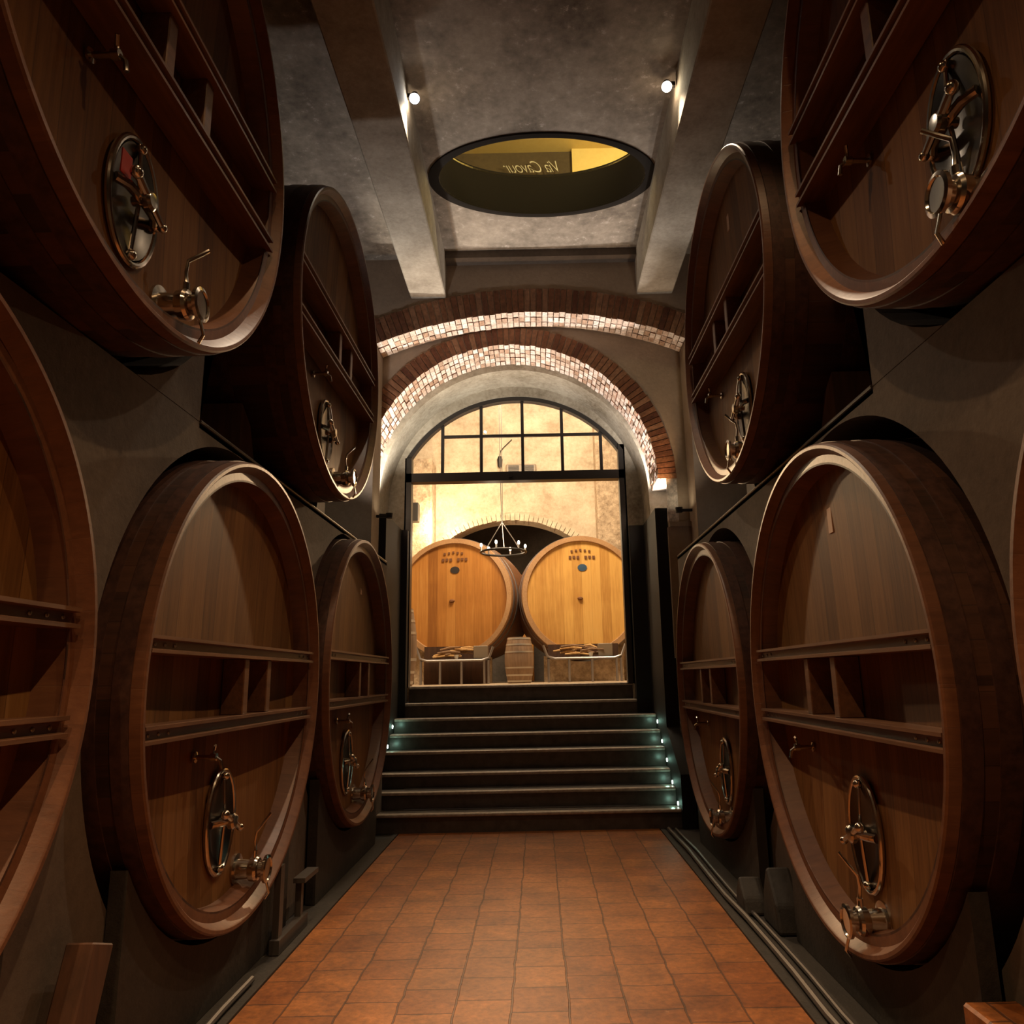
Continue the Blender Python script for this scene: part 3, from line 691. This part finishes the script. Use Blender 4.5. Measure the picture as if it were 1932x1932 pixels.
for p, c in ((L1p, (1, 0.80, 0.58)), (R1p, (1, 0.76, 0.52))):
    sx = -1 if p[0] < 0 else 1
    tgt = Vector((-0.12 * sx, 4.6, -1.6)); d = (tgt - Vector(p)).normalized()
    spot('spot_beam', Vector(p) + d * 0.03, tgt, 270, c, 84, 1.0)
    point('spot_spill', Vector(p) + Vector((0.02 * sx, 0.05, 0.0)), 2.6, c, 0.03)
# further pairs of the same lamps towards and behind the camera (out of the frame)
for y, w in ((2.4, 270), (-0.6, 760)):
    for x in (-1.02, 1.24):
        spot('spot_beam', (x, y, 5.1), (-0.1 * x, y + 0.9, -1.6), w, (1, 0.62, 0.31), 84, 1.0)
# added lamp on the transom, standing in for far-room light along the aisle
root = empty('spotlight', (-0.35, 10.60, 2.855), 'added tiny dark spotlight on the doorway transom, lighting the aisle', 'spotlight')
bm = BM(); lathe(bm, [(0, 0), (0.03, 0), (0.034, 0.06), (0.028, 0.06), (0, 0.055)], 'y', 16); bmesh.ops.scale(bm, verts=bm.verts[:], vec=(1, -1, 1)); link('housing', bm, M['iron'], root, True)
spot('added_aisle_key', (-0.35, 10.52, 2.855), (-0.12, 4.0, -0.7), 560, (1, 0.66, 0.36), 56, 1.0, 0.05)
# uplights standing on the dark panels, washing the round arch
for x, w, c in ((1.575, 360, (1, 0.93, 0.88)), (-1.99, 360, (1, 0.93, 0.82))):
    root = empty('uplight', (x, 9.56, 2.06), 'small uplight on top of the dark panel under the %s of the round arch' % ('right foot' if x > 0 else 'left foot'), 'uplight', 'uplights under the arches')
    bm = BM(); lathe(bm, [(0, 0), (0.05, 0), (0.05, 0.035), (0.042, 0.035), (0, 0.03)], 'z', 20); link('housing', bm, M['iron'], root, True)
    bm = BM(); lathe(bm, [(0.04, 0.034), (0, 0.036)], 'z', 20); link('lens', bm, M['lamp'], root, True)
    spot('arch_wash', (x, 9.56, 2.11), (x * 0.8 - 0.05, 9.55, 4.3), w, c, 110, 0.8, 0.03)
# warm uplights behind the raised casks for the wide arch and the beam ends
for x, w, c in ((-1.80, 95, (1, 0.62, 0.30)), (1.76, 60, (1, 0.60, 0.28))):
    root = empty('uplight', (x, 9.12, 1.95), 'warm uplight at the %s end of the wide brick arch' % ('left' if x < 0 else 'right'), 'uplight', 'uplights under the arches')
    bm = BM(); lathe(bm, [(0, 0), (0.04, 0), (0.045, 0.06), (0.036, 0.06), (0, 0.05)], 'z', 20); sx = -1 if x < 0 else 1
    box(bm, min(0, sx * 0.16), max(0, sx * 0.16), -0.02, 0.02, 0.01, 0.04); link('housing', bm, M['iron'], root, True)
    bm = BM(); lathe(bm, [(0.036, 0.058), (0, 0.06)], 'z', 20); link('lens', bm, M['lamp_warm'], root, True)
    spot('arch_wash', (x, 9.12, 2.03), (x * 0.4, 9.13, 4.5), w, c, 70, 0.7, 0.03)
for x, w, c in ((-2.1, 180, (1, 0.95, 0.93)), (2.0, 92, (1, 0.88, 0.74))):
    root = empty('uplight', (x, 8.2, SILL), 'small uplight standing on the %s ledge behind the raised cask' % ('left' if x < 0 else 'right'), 'uplight', 'uplights on the ledges')
    bm = BM(); lathe(bm, [(0, 0), (0.05, 0), (0.05, 0.06), (0.042, 0.06), (0, 0.05)], 'z', 20); link('housing', bm, M['iron'], root, True)
    bm = BM(); lathe(bm, [(0.042, 0.058), (0, 0.06)], 'z', 20); link('lens', bm, M['lamp'], root, True)
    spot('ceiling_wash', (x, 8.2, SILL + 0.08), (x * (0.6 if x < 0 else 0.25), 8.1, 5.3), w, c, 100, 1.0, 0.04)
area('upstairs_light', (1.9, 7.0, 6.6), (0.8, 9.0, 7.3), 110, 0.8, 0.8, (1, 0.85, 0.45))
area('upstairs_light', (-1.5, 6.0, 6.9), (0.0, 9.0, 7.2), 45, 0.6, 0.6, (1, 0.85, 0.5))

# ------------------------------------------------------------------ room beyond the doorway
BZ = -0.088; BY = 18.0
struct(bx('floor_beyond', M['back_stone'], (-5, 4.6, 10.82, 21.5, BZ - 0.2, BZ)))
# back wall with a dark arched opening
bR, bcx, bcz = 2.62, -0.62, 1.10
pts = arch_outline(-5.0, 4.6, BZ, 8.0, bcx, bcz, bR, 0, pi, bcx - bR, bcx + bR)
bm = BM(); prism(bm, pts, 'y', BY, BY + 0.5); struct(link('wall_beyond', bm, M['back_plaster']))
bm = BM(); brick_arc(bm, bcx, bcz, bR, bR + 0.17, 0.1, pi - 0.1, BY - 0.10, BY + 0.3, 70, 1, jit=0.012, pale=False)
tag(link('stone_arch', bm, M['back_plaster']), 'pale stone arch in the far wall behind the two golden casks', 'arch')
struct(bx('wall_side_beyond', M['back_plaster'], (-5.0, -4.8, 10.8, BY, BZ, 8.0)))
struct(bx('wall_side_beyond', M['back_plaster'], (4.4, 4.6, 10.8, BY, BZ, 8.0)))
struct(bx('ceiling_beyond', M['back_plaster'], (-5, 4.6, 10.8, 21.5, 8.0, 8.2)))
struct(bx('wall_recess', M['wall_dark'], (-5, 4.6, 21.3, 21.5, BZ, 8.0)))
struct(bx('pillar_left', M['back_stone'], (-4.2, -2.42, 17.2, 18.0, BZ, 5.1), None, 0.03))
struct(bx('pillar_right', M['back_stone'], (1.44, 3.6, 17.4, 18.0, BZ, 8.0), None, 0.03))
def round_cask(X, Y, z0, r, rot, oak, label, lab_mat, rimw):
    root = empty('round_cask', (X, Y, z0 - r), label, 'wine cask', 'golden casks beyond the doorway', rot)
    C = (0, 0, r)
    bm = BM(); lathe(bm, [(r * 0.90, 0.09)] + [(r + 0.07 * sin(pi * d / 2.4), d) for d in [0.1 + 2.2 * i / 10 for i in range(11)]] + [(0, 2.3)], 'y', 96, C); link('body', bm, M['oak_body'], root, True)
    bm = BM(); lathe(bm, [(r - rimw - 0.02, 0.1), (r - rimw, 0.0), (r - 0.005, 0.0), (r + 0.005, 0.1), (r - 0.1, 0.1)], 'y', 96, C, close=True); link('rim', bm, M['oak_rim'], root, True)
    bm = BM(); lathe(bm, [(r - rimw - 0.005, 0.05), (r * 0.5, 0.065), (0, 0.07)], 'y', 96, C); link('head', bm, oak, root, True)
    for a in (0.13, 0.4):
        bm = BM(); q = r + 0.07 * sin(pi * a / 2.4); lathe(bm, [(q - 0.02, a), (q + 0.008, a), (q + 0.012, a + 0.09), (q - 0.02, a + 0.09)], 'y', 96, C, close=True); link('hoop', bm, M['galv'], root, True)
    bm = BM(); lathe(bm, [(1, 0.0), (1, -0.012), (0, -0.014)], 'y', 32, (0.03, 0.066, r + 0.56), (0.095, 0.072)); link('label', bm, lab_mat, root)
    bm = BM(); lathe(bm, [(0.045, 0.0), (0.03, -0.05), (0, -0.055)], 'y', 12, (-0.03, 0.07, r - 0.06), (1.3, 0.8)); link('bung', bm, M['oak_body'], root)
    bm = BM()
    for i in range(7):
        if i == 3: continue
        box(bm, -0.24 + i * 0.08, -0.19 + i * 0.08, 0.04, 0.062, r + 0.74 + 0.012 * (i % 2), r + 0.80)
    for i in range(5): box(bm, -0.2 + i * 0.09, -0.16 + i * 0.09, 0.035, 0.06, r + 0.9 - 0.012 * abs(i - 2), r + 0.94 - 0.012 * abs(i - 2))
    link('brand_mark', bm, M['brand'], root)
round_cask(-1.70, 15.2, 1.60, 1.205, radians(-9), M['oak_amber'], 'amber-brown cask with dark oval label, left of the pair beyond the doorway', M['dark_label'], 0.10)
round_cask(0.89, 15.2, 1.60, 1.205, radians(4), M['oak'], 'bright golden cask with blue oval label, right of the pair beyond the doorway', M['blue'], 0.10)
def small_barrel(X, Y, h, r, label):
    root = empty('small_barrel', (X, Y, BZ), label, 'barrel')
    def rr(t): return r * (0.78 + 0.22 * sin(pi * t))
    bm = BM(); lathe(bm, [(0, 0.02)] + [(rr(i / 14), h * i / 14) for i in range(15)] + [(rr(1) - 0.02, h), (rr(1) - 0.025, h - 0.03), (0, h - 0.03)], 'z', 40); link('body', bm, M['barrel_wood'], root, True)
    for t in (0.03, 0.16, 0.32, 0.66, 0.82, 0.95):
        a, b_ = rr(t) + 0.004, rr(t + 0.035) + 0.004
        bm = BM(); lathe(bm, [(a - 0.02, h * t), (a, h * t), (b_, h * (t + 0.035)), (b_ - 0.02, h * (t + 0.035))], 'z', 40, close=True); link('hoop', bm, M['pale_hoop'], root, True)
small_barrel(-0.345, 13.6, 0.79, 0.255, 'small upright weathered barrel standing between the two golden casks')
small_barrel(-2.11, 11.5, 1.14, 0.29, 'pale upright barrel half hidden behind the left door frame')
def stand(x0, x1, label):
    root = empty('steel_stand', ((x0 + x1) / 2, 14.0, BZ), label, 'stand', 'steel stands in front of the golden casks')
    w = (x1 - x0) / 2
    for t in (-0.98, -0.42, 0.2, 0.86, 0.98):
        bm = BM(); tube(bm, [(t * w, 0, 0), (t * w, 0, 0.42)], 0.022, 8); link('leg', bm, M['galv'], root, True)
    bm = BM(); tube(bm, [(-w * 1.12, 0, 0.66), (-w, 0, 0.46), (-w * 0.8, 0, 0.42), (w * 0.8, 0, 0.42), (w, 0, 0.46), (w * 1.12, 0, 0.66)], 0.025, 8); link('rail', bm, M['galv'], root, True)
    bm = BM(); box(bm, -w * 1.0, w * 1.0, 0.03, 0.45, 0.42, 0.45); link('tray', bm, M['iron'], root)
    bm = BM(); box(bm, -w * 0.98, w * 0.98, 0.42, 0.45, 0.45, 0.69); link('back_panel', bm, M['timber'], root)
    return root
for (x0, x1, cx, lab) in ((-2.15, -0.90, -1.52, 'left'), (0.16, 1.50, 0.83, 'right')):
    stand(x0, x1, 'dark steel stand with thin legs in front of the %s golden cask' % lab if lab == 'right' else 'dark steel stand with thin legs in front of the amber cask')
    cask = 'amber' if lab == 'left' else 'bright golden'
    for i in range(14):
        x = cx + random.uniform(-0.36, 0.24); L = random.uniform(0.26, 0.55); a = random.uniform(-0.55, 0.55)
        z = BZ + 0.49 + 0.036 * (i % 5); y = 14.1 + 0.03 * (i // 3)
        bm = BM(); tube(bm, [(x - L / 2 * cos(a), y, z - 0.03 * a), (x, y + 0.02, z + 0.025), (x + L / 2 * cos(a), y - 0.03, z + 0.05 * a)], [0.018, 0.024, 0.014], 7)
        tag(link('vine_branch', bm, M['ember'] if i % 3 == 0 else M['twig'], None, True), 'dry vine branch in the jumble on the stand before the %s cask' % cask, 'branch', 'vine branches before the %s cask' % cask)
    bm = BM(); xx = cx + (0.02 if lab == 'left' else 0.12); lathe(bm, [(0, 0), (0.03, 0), (0.045, 0.07), (0.04, 0.07), (0.028, 0.01), (0, 0.01)], 'z', 16, (xx, 14.06, BZ + 0.452))
    tag(link('cup', bm, M['porcelain'], None, True), 'tiny white cup on the stand before the %s cask' % cask, 'cup')
for x, lab in ((1.22, 'small grey crate at the right end of the stand before the bright golden cask'), (-1.06, 'small grey crate at the right end of the stand before the amber cask')):
    bm = BM(); box(bm, x - 0.13, x + 0.13, 14.08, 14.3, BZ + 0.452, BZ + 0.68); bevel(bm, 0.008, 1); tag(link('crate', bm, M['grille']), lab, 'crate')
bm = BM(); box(bm, -2.16, -0.96, 14.55, 14.6, BZ, 0.335); tag(link('wooden_board', bm, M['timber']), 'low dark brown board standing behind the thin legs below the amber cask', 'board')
def saddle(x0, x1, cx, lab):
    pts = [(x0, BZ), (x1, BZ), (x1, 0.42)]
    for i in range(21):
        x = x1 - (x1 - x0) * i / 20; pts.append((x, min(0.42, 1.60 - sqrt(1.30 ** 2 - min(1.0, (x - cx) ** 2)))))
    pts.append((x0, 0.42)); bm = BM(); prism(bm, pts, 'y', 15.5, 15.8); tag(link('cask_saddle', bm, M['back_stone']), lab, 'cradle')
saddle(0.10, 1.70, 0.89, 'pale stone saddle beneath the bright golden cask')
saddle(-2.5, -0.95, -1.55, 'pale stone saddle beneath the amber cask')
# chandelier
ch = empty('chandelier', (-0.62, 14.0, 2.30), 'iron ring chandelier with candle bulbs hanging before the far arch', 'chandelier')
bm = BM(); tube(bm, [(0.42 * cos(2 * pi * i / 32), 0.42 * sin(2 * pi * i / 32), 0) for i in range(32)], 0.022, 8, True); link('ring', bm, M['iron'], ch, True)
for i in range(6):
    a = 2 * pi * i / 6 + 0.25
    bm = BM(); tube(bm, [(0.42 * cos(a), 0.42 * sin(a), 0.02), (0.42 * cos(a), 0.42 * sin(a), 0.09)], 0.016, 8); link('candle_holder', bm, M['galv'], ch, True)
    bm = BM(); ball(bm, (0.42 * cos(a), 0.42 * sin(a), 0.125), 0.024, 10, (1, 1, 1.6)); link('bulb', bm, M['bulb'], ch, True)
for i in range(3):
    a = 2 * pi * i / 3 + 0.6
    bm = BM(); tube(bm, [(0.42 * cos(a), 0.42 * sin(a), 0.02), (-0.02, 0, 0.58)], 0.009, 6); link('chain', bm, M['galv'], ch, True)
for dx in (-0.03, 0.03):
    bm = BM(); tube(bm, [(-0.02 + dx * 0.4, 0, 0.58), (-0.06 + dx, 0, 5.75)], 0.007, 6); link('cable', bm, M['galv'], ch, True)
tag(bx('loudspeaker', M['black_steel'], (-2.97, -2.69, 16.95, 17.2, 3.55, 3.98), None, 0.01), 'small black loudspeaker on the stone pillar behind the left door frame', 'loudspeaker')
root = empty('wall_vent', (-0.34, 17.9, 4.85), 'grey twin-grille vent box on the far wall seen through the fanlight', 'vent')
bm = BM(); box(bm, -0.37, 0.37, -0.03, 0.1, 0, 0.26); bevel(bm, 0.03, 3); link('body', bm, M['grille'], root)
for e in (-1, 1):
    bm = BM()
    for i in range(6): box(bm, e * 0.18 - 0.13, e * 0.18 + 0.13, -0.045, -0.03, 0.04 + i * 0.033, 0.055 + i * 0.033)
    link('grille', bm, M['iron'], root)
root = empty('wall_spotlight', (-0.86, 17.95, 5.05), 'small dark wall spotlight with a curved cable beside the vent box', 'spotlight')
bm = BM(); lathe(bm, [(0, 0), (0.05, 0.02), (0.07, 0.2), (0.04, 0.28), (0, 0.3)], 'z', 16); link('housing', bm, M['iron'], root, True)
bm = BM(); tube(bm, [(0, 0, 0.3), (0.02, 0, 0.42), (0.1, 0.02, 0.52), (0.24, 0.03, 0.66), (0.3, 0.03, 0.72)], 0.012, 6); link('cable', bm, M['iron'], root, True)
bx_ = bx('cabinet', M['oak_amber'], (-0.75, -0.12, 19.6, 20.2, BZ, 2.62), None, 0.02); tag(bx_, 'orange wooden cabinet glimpsed between the two golden casks', 'cabinet')
# lights of the far room
point('far_lamp', (-2.15, 16.9, 3.45), 170, (1, 0.78, 0.48), 0.12)
area('far_ceiling_light', (-0.3, 12.6, 6.6), (-0.3, 16.0, 1.2), 640, 3.0, 1.2, (1, 0.80, 0.54))
area('far_ceiling_light', (0.2, 15.8, 6.9), (-0.2, 17.9, 4.6), 80, 3.0, 1.0, (1, 0.82, 0.58))
for a in range(3): point('chandelier_glow', (-0.62 + 0.4 * cos(a * 2.1), 14 + 0.4 * sin(a * 2.1), 2.5), 6, (1, 0.8, 0.55), 0.05)
point('recess_lamp', (-0.4, 18.9, 3.1), 8, (1, 0.65, 0.35), 0.1)

# ------------------------------------------------------------------ camera, world, view
w = bpy.data.worlds.new('dim_world'); SC.world = w; w.use_nodes = True
w.node_tree.nodes['Background'].inputs[0].default_value = (0.95, 0.66, 0.44, 1); w.node_tree.nodes['Background'].inputs[1].default_value = 0.017
cam = bpy.data.cameras.new('camera'); co = bpy.data.objects.new('camera', cam); COL.objects.link(co)
cam.sensor_width = 36; cam.lens = 1433.1 * 36 / 1932; cam.shift_x = -45.0 / 1932
cam.clip_start = 0.05
co.matrix_world = Matrix.Rotation(radians(90 + 12.31), 4, 'X') @ Matrix.Rotation(radians(-1.16), 4, 'Z')
SC.camera = co
vs = SC.view_settings; vs.view_transform = 'Standard'; vs.look = 'None'; vs.gamma = 1; vs.use_curve_mapping = False; vs.exposure = 0.0
SC.cycles.max_bounces = 6; SC.cycles.use_denoising = True
SC.cycles.sample_clamp_indirect = 4.0
